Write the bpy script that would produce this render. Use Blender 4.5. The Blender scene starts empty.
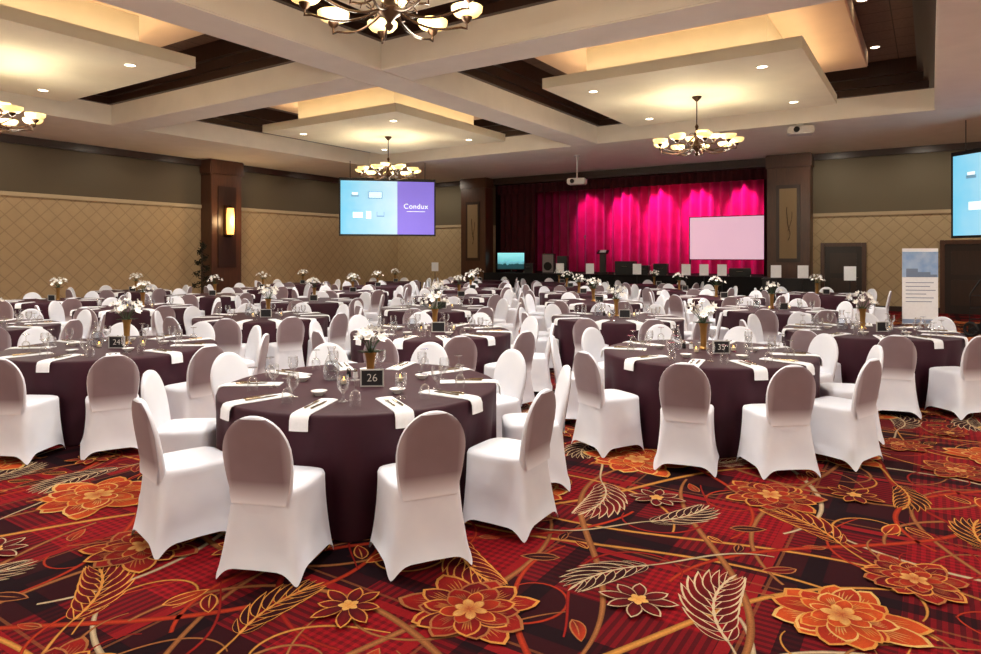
import bpy, bmesh, math, random
import numpy as np
from mathutils import Vector, Matrix
random.seed(7)
SC = bpy.context.scene; COL = SC.collection
PI = math.pi; sin = math.sin; cos = math.cos; rad = math.radians
YAW = rad(33.3); CAMH = 1.70; FPX = 670.0; HOR = 256.0
RX, RY = cos(YAW), sin(YAW); FX, FY = -sin(YAW), cos(YAW)
def cam2w(s, d): return (FX*d+RX*s, FY*d+RY*s)
def px2w(px, d): return cam2w((px-490.5)/FPX*d, d)
def w2px(x, y):
    d = FX*x+FY*y; s = RX*x+RY*y
    return 490.5+FPX*s/d, d
try:
    SC.view_settings.view_transform = 'Standard'; SC.view_settings.gamma = 1.0
except Exception as e: print(e)

# ------------------------------------------------------------------ materials
def lin(c):
    o = []
    for v in c:
        v = v/255.0
        o.append(v/12.92 if v <= 0.04045 else ((v+0.055)/1.055)**2.4)
    return (o[0], o[1], o[2], 1.0)
class NT:
    def __init__(s, name):
        s.m = bpy.data.materials.new(name); s.m.use_nodes = True
        s.t = s.m.node_tree; s.n = s.t.nodes; s.b = s.n['Principled BSDF']; s.out = s.n['Material Output']
    def new(s, t): return s.n.new(t)
    def link(s, a, b): s.t.links.new(a, b)
    def math(s, op, a, b=None, c=None):
        n = s.new('ShaderNodeMath'); n.operation = op
        for i, v in enumerate((a, b, c)):
            if v is None: continue
            if isinstance(v, (int, float)): n.inputs[i].default_value = v
            else: s.link(v, n.inputs[i])
        return n.outputs[0]
    def clamp01(s, v): return s.math('MINIMUM', 1.0, s.math('MAXIMUM', 0.0, v))
    def mix(s, f, a, b):
        n = s.new('ShaderNodeMix'); n.data_type = 'RGBA'
        for i, v in ((0, f), (6, a), (7, b)):
            if isinstance(v, (int, float, tuple)): n.inputs[i].default_value = v
            else: s.link(v, n.inputs[i])
        return n.outputs[2]
    def pos(s):
        g = s.new('ShaderNodeNewGeometry'); p = s.new('ShaderNodeSeparateXYZ'); s.link(g.outputs['Position'], p.inputs[0])
        return p.outputs
    def noise(s, scale, detail=2, coord='Object'):
        tc = s.new('ShaderNodeTexCoord'); n = s.new('ShaderNodeTexNoise')
        s.link(tc.outputs[coord], n.inputs['Vector']); n.inputs['Scale'].default_value = scale; n.inputs['Detail'].default_value = detail
        return n.outputs['Fac']
    def bump(s, h, st, dist=0.01):
        b = s.new('ShaderNodeBump'); b.inputs['Strength'].default_value = st; b.inputs['Distance'].default_value = dist
        s.link(h, b.inputs['Height']); s.link(b.outputs[0], s.b.inputs['Normal'])
def M(name, c, rough=.6, metal=0, c2=None, scale=18, bump=0, emit=0, ecol=None, spec=.4, sheen=0):
    t = NT(name); a = lin(c)
    b = lin(c2) if c2 else tuple(x*.86 for x in a[:3])+(1,)
    f = t.noise(scale)
    t.link(t.mix(f, a, b), t.b.inputs['Base Color'])
    t.b.inputs['Roughness'].default_value = rough; t.b.inputs['Metallic'].default_value = metal
    t.b.inputs['Specular IOR Level'].default_value = spec
    if sheen: t.b.inputs['Sheen Weight'].default_value = sheen
    if bump: t.bump(f, bump)
    if emit:
        t.b.inputs['Emission Color'].default_value = lin(ecol or c); t.b.inputs['Emission Strength'].default_value = emit
    return t.m
def slide_mat(name, a, b, W, st):
    t = NT(name); tc = t.new('ShaderNodeTexCoord'); p = t.new('ShaderNodeSeparateXYZ'); t.link(tc.outputs['Object'], p.inputs[0])
    f = t.math('ADD', t.math('DIVIDE', p.outputs[0], W), .5); nz = t.noise(2); f = t.math('ADD', f, t.math('MULTIPLY', t.math('SUBTRACT', nz, .5), .3))
    f = t.clamp01(t.math('MULTIPLY', f, 1.5))
    c = t.mix(f, lin(a), lin(b)); t.link(c, t.b.inputs['Emission Color']); t.b.inputs['Emission Strength'].default_value = st
    t.link(t.mix(.8, c, (0, 0, 0, 1)), t.b.inputs['Base Color']); return t.m
def glass_mat(name, tint=(250, 250, 250)):
    t = NT(name)
    tr = t.new('ShaderNodeBsdfTransparent'); tr.inputs[0].default_value = lin(tint)
    gl = t.new('ShaderNodeBsdfGlossy'); gl.inputs['Roughness'].default_value = .08; gl.inputs[0].default_value = (1, 1, 1, 1)
    df = t.new('ShaderNodeBsdfTranslucent'); df.inputs[0].default_value = (.9, .9, .92, 1)
    m0 = t.new('ShaderNodeMixShader'); m0.inputs[0].default_value = .3; t.link(gl.outputs[0], m0.inputs[1]); t.link(df.outputs[0], m0.inputs[2])
    lw = t.new('ShaderNodeLayerWeight'); lw.inputs[0].default_value = .42
    nz = t.noise(8); f = t.math('MULTIPLY', lw.outputs['Facing'], t.math('ADD', t.math('MULTIPLY', nz, .2), .6))
    mx = t.new('ShaderNodeMixShader'); t.link(f, mx.inputs[0]); t.link(tr.outputs[0], mx.inputs[1]); t.link(m0.outputs[0], mx.inputs[2])
    t.link(mx.outputs[0], t.out.inputs[0]); return t.m
def carpet_base():
    t = NT('carpet_plaid'); x, y, z = t.pos()
    def band(v, per, off, w):
        f = t.math('FRACT', t.math('ADD', t.math('DIVIDE', v, per), off)); return t.math('LESS_THAN', f, w)
    P = 1.15
    bx = band(x, P, .1, .42); by = band(y, P, .35, .42)
    sx = band(x, .045, 0, .5); sy = band(y, .045, 0, .5)
    v = t.math('ADD', t.math('MULTIPLY', bx, t.math('ADD', .35, t.math('MULTIPLY', sx, .65))), t.math('MULTIPLY', by, t.math('ADD', .35, t.math('MULTIPLY', sy, .65))))
    v = t.math('ADD', t.math('MULTIPLY', v, .44), .05)
    col = t.mix(v, lin((30, 8, 13)), lin((158, 16, 26)))
    l1 = t.math('MAXIMUM', band(x, P, .62, .014), band(y, P, .82, .014)); l2 = t.math('MAXIMUM', band(x, P, .68, .05), band(y, P, .9, .05))
    l3 = t.math('MAXIMUM', band(x, P, .5, .09), band(y, P, .72, .09))
    col = t.mix(t.math('MULTIPLY', l2, .8), col, lin((150, 22, 26)))
    col = t.mix(t.math('MULTIPLY', l3, .8), col, lin((14, 6, 11)))
    col = t.mix(t.math('MULTIPLY', l1, .45), col, lin((150, 86, 50)))
    nz = t.noise(150, 3); col = t.mix(t.math('MULTIPLY', nz, .5), col, lin((20, 5, 10)))
    t.link(col, t.b.inputs['Base Color']); t.b.inputs['Roughness'].default_value = .95; t.b.inputs['Specular IOR Level'].default_value = .1
    return t.m
def carpet_motif():
    t = NT('carpet_flowers'); a = t.new('ShaderNodeAttribute'); a.attribute_name = 'Col'
    nz = t.noise(130, 3); n2 = t.noise(7, 3)
    f = t.math('ADD', t.math('MULTIPLY', nz, .55), t.math('MULTIPLY', n2, .3)); col = t.mix(f, a.outputs['Color'], lin((54, 10, 14)))
    t.link(col, t.b.inputs['Base Color']); t.b.inputs['Roughness'].default_value = .95; t.b.inputs['Specular IOR Level'].default_value = .1
    return t.m
def wall_mat(name, split, low, line, up):
    t = NT(name); x, y, z = t.pos(); h = t.math('ADD', x, y); k = 2.3
    def ln(v): return t.math('LESS_THAN', t.math('ABSOLUTE', t.math('SUBTRACT', t.math('FRACT', v), .5)), .045)
    u = t.math('MULTIPLY', t.math('ADD', h, z), k); w = t.math('MULTIPLY', t.math('SUBTRACT', h, z), k)
    l = t.math('MAXIMUM', ln(u), ln(w))
    nz = t.noise(3, 4); base = t.mix(nz, lin(low), tuple(c*.8 for c in lin(low)[:3])+(1,))
    c1 = t.mix(t.math('MULTIPLY', l, .4), base, lin(line))
    n2 = t.noise(60, 3); c2 = t.mix(n2, lin(up), tuple(c*.75 for c in lin(up)[:3])+(1,))
    t.link(t.mix(t.math('GREATER_THAN', z, split), c1, c2), t.b.inputs['Base Color'])
    t.b.inputs['Roughness'].default_value = .7; t.bump(l, -.4, .01)
    return t.m
def coffer_mat():
    t = NT('coffer_tile'); x, y, z = t.pos()
    def g(v): return t.math('LESS_THAN', t.math('FRACT', t.math('DIVIDE', v, .62)), .035)
    l = t.math('MAXIMUM', g(x), g(y)); nz = t.noise(22, 4)
    c = t.mix(nz, lin((122, 96, 78)), lin((84, 62, 49))); t.link(t.mix(l, c, lin((52, 36, 28))), t.b.inputs['Base Color'])
    t.b.inputs['Roughness'].default_value = .85; return t.m
def wood_mat(name, a, b, rough=.35):
    t = NT(name); tc = t.new('ShaderNodeTexCoord'); mp = t.new('ShaderNodeMapping'); mp.inputs['Scale'].default_value = (14, 14, 1.2)
    t.link(tc.outputs['Object'], mp.inputs[0]); n = t.new('ShaderNodeTexNoise'); n.inputs['Scale'].default_value = 2.5; n.inputs['Detail'].default_value = 5
    t.link(mp.outputs[0], n.inputs['Vector']); t.link(t.mix(n.outputs['Fac'], lin(a), lin(b)), t.b.inputs['Base Color'])
    t.b.inputs['Roughness'].default_value = rough; return t.m
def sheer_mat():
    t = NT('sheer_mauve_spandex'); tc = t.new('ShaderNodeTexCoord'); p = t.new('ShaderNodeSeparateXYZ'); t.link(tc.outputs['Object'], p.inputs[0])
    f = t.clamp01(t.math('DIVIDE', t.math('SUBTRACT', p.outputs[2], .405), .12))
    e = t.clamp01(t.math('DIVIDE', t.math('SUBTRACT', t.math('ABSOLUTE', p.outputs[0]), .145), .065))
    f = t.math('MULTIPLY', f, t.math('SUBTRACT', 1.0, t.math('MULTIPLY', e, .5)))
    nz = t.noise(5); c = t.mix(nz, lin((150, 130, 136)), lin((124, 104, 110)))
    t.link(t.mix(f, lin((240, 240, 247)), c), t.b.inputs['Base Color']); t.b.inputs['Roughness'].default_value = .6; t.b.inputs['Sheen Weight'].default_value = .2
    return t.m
def tv_mat():
    t = NT('tv_scene'); tc = t.new('ShaderNodeTexCoord'); p = t.new('ShaderNodeSeparateXYZ'); t.link(tc.outputs['Object'], p.inputs[0])
    nz = t.noise(5, 4); h = t.math('ADD', p.outputs[2], t.math('MULTIPLY', t.math('SUBTRACT', nz, .5), .35))
    c = t.mix(t.clamp01(t.math('DIVIDE', t.math('SUBTRACT', h, .2), .55)), lin((20, 96, 112)), lin((140, 226, 232)))
    c = t.mix(t.math('LESS_THAN', h, .36), c, lin((12, 60, 66)))
    t.link(c, t.b.inputs['Emission Color']); t.b.inputs['Emission Strength'].default_value = 1.0; t.link(c, t.b.inputs['Base Color']); return t.m

m_plaid = carpet_base(); m_motif = carpet_motif()
m_wall_l = wall_mat('quilted_wallpaper_side', 3.4, (190, 164, 126), (122, 98, 70), (92, 79, 59))
m_wall_b = wall_mat('quilted_wallpaper_stage', 3.02, (198, 176, 138), (128, 106, 80), (108, 97, 76))
m_cream = M('cream_plaster', (244, 238, 224), .8, scale=2)
m_trim = M('trim_beige', (190, 170, 138), .7, scale=4)
m_panel = M('ceiling_panel_paint', (242, 233, 204), .8, scale=2)
m_peach = M('tray_cove_glow', (238, 210, 178), .8, scale=2)  # peach of the cove glow put into the tray colour
m_coffer = coffer_mat()
m_wood = wood_mat('dark_walnut', (62, 38, 27), (32, 19, 14))
m_wood3 = wood_mat('column_walnut', (98, 62, 43), (54, 32, 23))
m_wood2 = wood_mat('dark_walnut_door', (44, 28, 22), (22, 14, 12), .4)
m_white = M('white_spandex', (241, 242, 248), .62, c2=(222, 224, 234), scale=5, bump=.3, sheen=.2)
m_mauve = sheer_mat()
m_plum = M('plum_cloth', (62, 18, 35), .62, c2=(44, 12, 25), scale=8, spec=.32)
m_ply = wood_mat('plywood_top', (150, 110, 70), (120, 84, 50), .6)
m_nap = M('white_linen', (247, 248, 250), .8, scale=40, bump=.05)
m_steel = M('polished_steel', (205, 200, 192), .22, 1)
m_silver = M('satin_silver', (196, 194, 190), .4, .2)
m_cutlery = M('warm_steel_cutlery', (150, 132, 108), .25, 1)  # warmer, darker steel tone
m_gold = M('antique_gold', (184, 140, 80), .32, .85, scale=30)
m_black = M('black_plastic', (22, 21, 23), .45, scale=30)
m_blackcloth = M('black_stage_cloth', (18, 14, 16), .9, scale=20)
m_card = M('card_black', (34, 32, 36), .5)
m_digit = M('card_digits', (236, 232, 226), .6)
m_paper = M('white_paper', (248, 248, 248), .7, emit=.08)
m_ink = M('dark_ink', (30, 28, 30), .6)
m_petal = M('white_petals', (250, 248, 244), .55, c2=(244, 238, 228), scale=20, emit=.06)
m_leaf = M('dull_green_leaves', (62, 84, 46), .5, c2=(34, 56, 28))
m_topi = M('dark_topiary_leaves', (34, 40, 26), .8, c2=(16, 20, 13), scale=30)
m_glass = glass_mat('clear_glass'); m_water = glass_mat('water_glass', (240, 243, 246))
m_bronze = M('oiled_bronze', (64, 44, 30), .35, .8, scale=30)
m_bowl = M('alabaster_glow', (250, 224, 160), .5, emit=1.0, ecol=(255, 216, 132))
m_sconce = M('sconce_glow', (255, 200, 120), .5, emit=2.6, ecol=(255, 180, 90))
m_led = M('downlight_lens', (255, 244, 220), .4, emit=9, ecol=(255, 238, 205))
m_flame = M('candle_flame', (255, 205, 120), .4, emit=6, ecol=(255, 190, 90))
m_wax = M('ivory_wax', (240, 228, 200), .5)
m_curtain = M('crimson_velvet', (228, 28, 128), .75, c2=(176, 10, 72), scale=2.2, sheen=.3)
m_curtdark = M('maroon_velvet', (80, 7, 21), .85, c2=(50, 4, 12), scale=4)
m_screen = M('screen_fabric', (236, 228, 232), .8)
m_pscreen = M('pink_lit_screen', (246, 218, 230), .8, emit=.62, ecol=(255, 204, 226))  # emission stands in for projector light, pink lighting put into the colour
m_cyan = slide_mat('slide_light_blue', (126, 212, 244), (216, 241, 250), 3.25, .95)
m_purple = M('slide_violet', (130, 112, 214), .5, emit=.75, ecol=(132, 116, 216))
m_slidew = M('slide_white', (235, 245, 250), .5, emit=1.0, ecol=(235, 246, 250))
m_slided = M('slide_grey', (112, 160, 186), .5, emit=.65, ecol=(116, 164, 190))
m_teal = tv_mat()
m_grey = M('grey_cloth_grille', (150, 140, 142), .7)
m_proj = M('projector_white', (215, 212, 208), .5)
m_sky = M('banner_sky', (92, 150, 216), .5, c2=(206, 226, 244), scale=5)
m_bld = M('banner_building', (128, 146, 176), .5)
m_blue = M('banner_navy', (150, 166, 196), .5)
m_bluel = M('banner_text_grey', (110, 124, 156), .5)
m_rubber = M('black_rubber', (18, 18, 18), .7)
m_china = M('white_china', (246, 244, 240), .25)

# ------------------------------------------------------------------ mesh helpers
class MB:
    def __init__(s): s.v = []; s.f = []; s.mi = []
    def add(s, vs, fs, m=0):
        o = len(s.v); s.v += [tuple(v) for v in vs]; s.f += [tuple(i+o for i in f) for f in fs]; s.mi += [m]*len(fs); return s
    def box(s, x0, x1, y0, y1, z0, z1, m=0):
        return s.add([(x0,y0,z0),(x1,y0,z0),(x1,y1,z0),(x0,y1,z0),(x0,y0,z1),(x1,y0,z1),(x1,y1,z1),(x0,y1,z1)],
                     [(3,2,1,0),(4,5,6,7),(0,1,5,4),(1,2,6,5),(2,3,7,6),(3,0,4,7)], m)
    def rings(s, rs, cap0=True, cap1=True, m=0):
        n = len(rs[0]); vs = [p for r in rs for p in r]; fs = []
        for k in range(len(rs)-1):
            for i in range(n):
                j = (i+1) % n; fs.append((k*n+i, k*n+j, (k+1)*n+j, (k+1)*n+i))
        if cap0: fs.append(tuple(reversed(range(n))))
        if cap1: fs.append(tuple(range((len(rs)-1)*n, len(rs)*n)))
        return s.add(vs, fs, m)
    def lathe(s, prof, n=20, c=(0,0,0), cap0=True, cap1=True, m=0):
        return s.rings([[(c[0]+r*cos(2*PI*i/n), c[1]+r*sin(2*PI*i/n), c[2]+z) for i in range(n)] for r, z in prof], cap0, cap1, m)
    def tube(s, pts, r, n=8, m=0):
        pts = [Vector(p) for p in pts]; rs = []
        for k, p in enumerate(pts):
            d = (pts[min(k+1, len(pts)-1)]-pts[max(k-1, 0)]).normalized()
            a = d.orthogonal() if abs(d.z) > .99 else d.cross(Vector((0,0,1)))
            a.normalize(); b = d.cross(a)
            rr = r[k] if isinstance(r, (list, tuple)) else r
            rs.append([p+a*rr*cos(2*PI*i/n)-b*rr*sin(2*PI*i/n) for i in range(n)])
        return s.rings(rs, True, True, m)
    def build(s, name, mat, parent=None, smooth=True, bevel=0, ang=40):
        me = bpy.data.meshes.new(name); me.from_pydata(s.v, [], s.f)
        mats = mat if isinstance(mat, (list, tuple)) else [mat]
        for m in mats: me.materials.append(m)
        if len(mats) > 1:
            for p, i in zip(me.polygons, s.mi): p.material_index = i
        if bevel:
            bm = bmesh.new(); bm.from_mesh(me)
            es = [e for e in bm.edges if len(e.link_faces) == 2 and e.calc_face_angle() > .6]
            bmesh.ops.bevel(bm, geom=es, offset=bevel, segments=2, affect='EDGES', clamp_overlap=True); bm.to_mesh(me); bm.free()
        if smooth:
            for p in me.polygons: p.use_smooth = True
            me.set_sharp_from_angle(angle=rad(ang))
        return link(name, me, parent)
def link(name, me, parent=None):
    o = bpy.data.objects.new(name, me); COL.objects.link(o)
    if parent: o.parent = parent
    return o
def tag(o, label, cat, group=None):
    n = len(label.split())
    if n < 4 or n > 16: print('LABEL LEN', n, label)
    o['label'] = label; o['category'] = cat
    if group: o['group'] = group
    return o
def struct(o): o['kind'] = 'structure'; return o
def thing(name, label, cat, loc=(0,0,0), rz=0, group=None):
    o = bpy.data.objects.new(name, None); COL.objects.link(o); o.empty_display_size = .1
    o.location = loc; o.rotation_euler = (0, 0, rz); return tag(o, label, cat, group)
class Proto:
    def __init__(s, root):
        s.root = root; s.used = False; s.kids = [(c, list(c.children)) for c in root.children]
    def place(s, loc, rz, label, group=None):
        if not s.used: o = s.root; s.used = True
        else:
            o = s.root.copy(); COL.objects.link(o)
            for c, gs in s.kids:
                k = c.copy(); COL.objects.link(k); k.parent = o
                for g in gs: q = g.copy(); COL.objects.link(q); q.parent = k
        o.location = loc; o.rotation_euler = (0, 0, rz)
        tag(o, label, s.root['category'], group or s.root.get('group')); return o
def text_mesh(body, size, ext=.001, space=1, offset=0):
    cu = bpy.data.curves.new('txt', 'FONT'); cu.body = body; cu.size = size; cu.align_x = 'CENTER'; cu.align_y = 'CENTER'; cu.extrude = ext; cu.space_character = space; cu.offset = offset
    ob = bpy.data.objects.new('txt', cu); COL.objects.link(ob)
    dg = bpy.context.evaluated_depsgraph_get(); me = bpy.data.meshes.new_from_object(ob.evaluated_get(dg))
    bpy.data.objects.remove(ob); me.transform(Matrix.Rotation(PI/2, 4, 'X')); return me
def text_part(name, body, size, loc, mat, parent, **k):
    me = text_mesh(body, size, **k); me.materials.clear(); me.materials.append(mat)
    o = link(name, me, parent); o.location = loc; return o
def lamp(name, kind, loc, energy, color, size=.2, target=None, angle=None, blend=1):
    l = bpy.data.lights.new(name, kind); l.energy = energy; l.color = color
    l.shadow_soft_size = size
    if kind == 'SPOT': l.spot_size = rad(angle); l.spot_blend = blend
    o = bpy.data.objects.new(name, l); COL.objects.link(o); o.location = loc
    if target is not None: o.rotation_euler = (Vector(target)-Vector(loc)).to_track_quat('-Z', 'Y').to_euler()
    return o

# ------------------------------------------------------------------ floor with carpet pattern
XL, XR, YF, YB = -21.0, 9.6, -9.3, 24.0
ZF = -.003
tv = []; tf = []; tc = []
def strip(x, y, ang, L, W, z, ca, cb, ce, pw=.75, n=7, bend=0, ex=.8):
    o = len(tv); c, s = cos(ang), sin(ang)
    for i in range(n+1):
        u = i/n; hw = W*max(0.0, sin(PI*u**pw))**ex; b = bend*u*u*L
        col = [ca[k]*(1-u)+cb[k]*u for k in range(3)]
        for q in (-1, 0, 1):
            px, py = u*L, hw*q+b
            tv.append((x+px*c-py*s, y+px*s+py*c, z)); tc.append((tuple(col) if q == 0 else tuple((col[k]+ce[k])*.5 for k in range(3)))+(1.0,))
    for i in range(n):
        for q in (0, 1): a = o+i*3+q; tf.append((a, a+1, a+4, a+3))
def C3(*c): return lin(c)[:3]
GOLD = C3(236, 162, 76); ORG = C3(226, 92, 36); DRED = C3(132, 14, 18); CREAM = C3(228, 202, 160); TAN = C3(184, 118, 66); BLK = C3(32, 8, 12); YEL = C3(248, 200, 116); BRICK = C3(172, 36, 24); RUST = C3(198, 60, 28)
zc = [0]
def nz():
    zc[0] += 1; return ZF+.0002+zc[0]*.000012
def peony(x, y, R, rot=0, sty=0):
    # outlined bloom: dark red petals, rust at the tip, gold rims and veins
    lay = ((1, 8, .245), (.83, 8, .21), (.63, 7, .17), (.44, 6, .125), (.27, 6, .075))
    for k, (f, n, w) in enumerate(lay):
        for i in range(n):
            an = rot+k*.42+i*2*PI/n+random.uniform(-.15, .15); L = R*f*random.uniform(.8, 1.1)
            z = nz(); z2 = nz(); ww = R*w*random.uniform(.86, 1.1); bd = random.uniform(-.16, .16)
            out = (GOLD, YEL, GOLD)[i % 3] if sty == 0 else (TAN, GOLD)[i % 2]
            a, b, e = ((BLK, ORG, RUST), (BLK, RUST, BRICK), (BLK, ORG, RUST), (DRED, ORG, BRICK), (BRICK, YEL, GOLD))[k] if sty == 0 else ((BLK, BRICK, DRED), (BLK, DRED, BLK), (BLK, BRICK, DRED), (BLK, RUST, BRICK), (BRICK, YEL, GOLD))[k]
            strip(x, y, an, L*1.03, ww*1.06, z, DRED, out, out, 1.35, 9, bd, .66)
            strip(x, y, an, L*.97, ww*.94, z2, a, b, e, 1.35, 9, bd, .66)
            if k < 3:
                for q in (-.2, -.07, .07, .2): strip(x+L*.36*cos(an+q*.5), y+L*.36*sin(an+q*.5), an+q*.7, L*random.uniform(.36, .5), .002+R*.006, nz(), BLK, out, b, 1, 3, bd)
def daisy(x, y, R, rot, oc, fc):
    for i in range(8):
        an = rot+i*2*PI/8+random.uniform(-.12, .12); L = R*random.uniform(.8, 1.15)
        strip(x, y, an, L, R*.2, nz(), DRED, oc, oc, 1.2); strip(x, y, an, L*.94, R*.165, nz(), BLK, fc, BLK, 1.2)
    for i in range(5): strip(x, y, i*2*PI/5, R*.28, R*.1, nz(), GOLD, YEL, GOLD, 1.1)
def feather(x, y, ang, L, oc, fc, curve=.5, n=8):
    px, py, a = x, y, ang; st = L/n
    for i in range(n+1):
        u = i/n; ll = L*.5*(sin(PI*(.18+.75*u)))
        if i < n:
            for sgn in (-1, 1):
                an = a+sgn*(1.0-.35*u); bd = sgn*-.45
                strip(px, py, an, ll, ll*.12, nz(), oc, oc, oc, .9, 7, bd); strip(px+.006*cos(an), py+.006*sin(an), an, ll*.9, ll*.09, nz(), BLK, fc, fc, .9, 7, bd)
        else: strip(px, py, a, ll*.8, ll*.14, nz(), oc, oc, oc); strip(px, py, a, ll*.7, ll*.08, nz(), fc, fc, fc)
        strip(px-.02*cos(a), py-.02*sin(a), a, st*1.5, .008, nz(), oc, oc, oc)
        px += st*cos(a); py += st*sin(a); a += curve/n
    vine(x, y, ang+PI, L*1.6, curve*2, -curve*5, .010, oc, 30)      # the stalk runs on as a curling vine
def vine(x, y, ang, L, k0, k1, w, col, n=44):
    o = len(tv); z = nz(); a = ang; st = L/n
    for i in range(n+1):
        u = i/n; hw = w*(.3+.7*sin(PI*(.08+.84*u)))
        for q in (-1, 0, 1):
            tv.append((x-sin(a)*hw*q, y+cos(a)*hw*q, z)); tc.append((tuple(c*(1 if q == 0 else .4) for c in col))+(1.0,))
        x += st*cos(a); y += st*sin(a); a += (k0+(k1-k0)*u)*st
    for i in range(n):
        for q in (0, 1): b = o+i*3+q; tf.append((b, b+1, b+4, b+3))
TS = 2.9
for k in range(12):       # long sweeping vines
    random.seed(40+k); k0 = random.choice((-1, 1))*random.uniform(.9, 1.7)
    vine(random.uniform(0, TS), random.uniform(0, TS), random.uniform(0, 6.28), random.uniform(2.4, 3.8), k0, -k0*random.uniform(.8, 2.2), random.uniform(.013, .022), (CREAM, GOLD, TAN, TAN, CREAM, GOLD, RUST, TAN, GOLD, TAN, RUST, BRICK)[k], 60)
for k in range(24):      # curling tendrils
    random.seed(100+k)
    vine(random.uniform(0, TS), random.uniform(0, TS), random.uniform(0, 6.28), random.uniform(.7, 1.6), random.uniform(-2, 2), random.choice((-1, 1))*random.uniform(4, 8), random.uniform(.007, .011), random.choice((TAN, GOLD, TAN, ORG, RUST, BRICK)), 32)
random.seed(8)
for k in range(20):      # single leaves along the vines
    x, y, a, L = random.uniform(0, TS), random.uniform(0, TS), random.uniform(0, 6.28), random.uniform(.1, .24); oc = random.choice((TAN, GOLD, TAN)); fc = random.choice((DRED, BLK, RUST)); bd = random.uniform(-.3, .3)
    strip(x, y, a, L, L*.22, nz(), oc, oc, oc, .85, 7, bd); strip(x+.01*cos(a), y+.01*sin(a), a, L*.9, L*.18, nz(), BLK, fc, fc, .85, 7, bd); strip(x, y, a, L*.8, .004, nz(), oc, oc, oc, 1, 4, bd)
feather(1.25, .5, .5, .68, CREAM, BLK, .8, 9); feather(2.1, 2.1, 2.2, .62, CREAM, DRED, -.9, 9); feather(.5, 2.3, -1.0, .56, GOLD, DRED, .8); feather(2.6, 1.0, 1.3, .58, CREAM, BLK, .9)
feather(1.55, 2.6, 3.9, .48, CREAM, BLK, .7, 7); feather(.25, .95, 2.0, .48, GOLD, BLK, -.7, 7); feather(1.7, 1.25, 3.6, .44, CREAM, DRED, .7, 7)
peony(.7, .32, .38, .2); peony(2.1, 1.4, .43, .9); peony(1.0, 1.68, .34, 1.7, 1); peony(2.5, 2.6, .34, .4); peony(.12, 2.6, .27, 2, 1); peony(2.6, .3, .25, 1, 1)
daisy(1.65, .78, .2, .3, TAN, BRICK); daisy(.5, 1.38, .19, .5, GOLD, DRED); daisy(1.65, 2.2, .19, .2, CREAM, DRED); daisy(2.8, 1.9, .18, .2, GOLD, BRICK)
V0 = np.array(tv, dtype=np.float32); F0 = np.array(tf, dtype=np.int64); K0 = np.array(tc, dtype=np.float32)
print('tile', len(V0), V0[:, 2].max())
vs = [np.array([(XL, YF, ZF), (XR, YF, ZF), (XR, YB, ZF), (XL, YB, ZF)], dtype=np.float32)]; fs = [np.array([[0, 1, 2, 3]])]; ks = [np.ones((4, 4), dtype=np.float32)]
off = 4
for i in range(10):
    for j in range(-1, 7):
        v = V0.copy(); f = F0
        if (i*2+j) % 3 == 1: v[:, 0] = TS-v[:, 0]; f = F0[:, ::-1]
        if (i+j) % 2: v[:, 1] = TS-v[:, 1]; f = f[:, ::-1]
        v[:, 0] += XL+.75+i*TS; v[:, 1] += .95+j*TS
        vs.append(v); fs.append(f+off); ks.append(K0); off += len(v)
V = np.concatenate(vs); F = np.concatenate(fs); K = np.concatenate(ks)
me = bpy.data.meshes.new('floor'); me.vertices.add(len(V)); me.vertices.foreach_set('co', V.ravel())
me.loops.add(F.size); me.loops.foreach_set('vertex_index', F.ravel().astype(np.int32)); me.polygons.add(len(F))
me.polygons.foreach_set('loop_start', (np.arange(len(F))*4).astype(np.int32))
me.materials.append(m_plaid); me.materials.append(m_motif)
mi = np.ones(len(F), dtype=np.int32); mi[0] = 0; me.polygons.foreach_set('material_index', mi)
me.update(calc_edges=True)
at = me.color_attributes.new('Col', 'FLOAT_COLOR', 'POINT'); at.data.foreach_set('color', K.ravel())
struct(link('floor', me))

# ------------------------------------------------------------------ ceiling
ZB, ZC = 5.0, 6.2
BX = [-17.7, -8.6, .5, 9.6]; BY = [-9.3, 0, 9.3, 18.6]; BW = .43
def bay(i, j): return ((BX[i]+BX[i+1])/2+(.6 if (i, j) == (0, 2) else 0), (BY[j]+BY[j+1])/2)
b = MB(); b.box(XL-.3, XR+.3, YF-.3, YB+.3, ZC, ZC+.2); struct(b.build('ceiling', m_coffer, smooth=False))
tn = [0]
def trim(mb, mat, bevel=0):
    tn[0] += 1; return struct(mb.build('trim_%d' % tn[0], mat, bevel=bevel))
for x in BX[1:3]: trim(MB().box(x-BW, x+BW, YF, BY[3]-BW, ZB, ZC-.001), m_cream, .02)
for y in BY[1:3]: 
    for i in range(3): trim(MB().box(BX[i]+BW, BX[i+1]-BW, y-BW, y+BW, ZB+.002, ZC-.001), m_cream, .02)
trim(MB().box(XL, BX[0]+BW, YF, YB, ZB, ZC-.001), m_cream)             # side soffit
trim(MB().box(BX[0]+BW, XR, BY[3]-BW, YB, ZB, ZC-.001), m_cream)        # stage soffit
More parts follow.
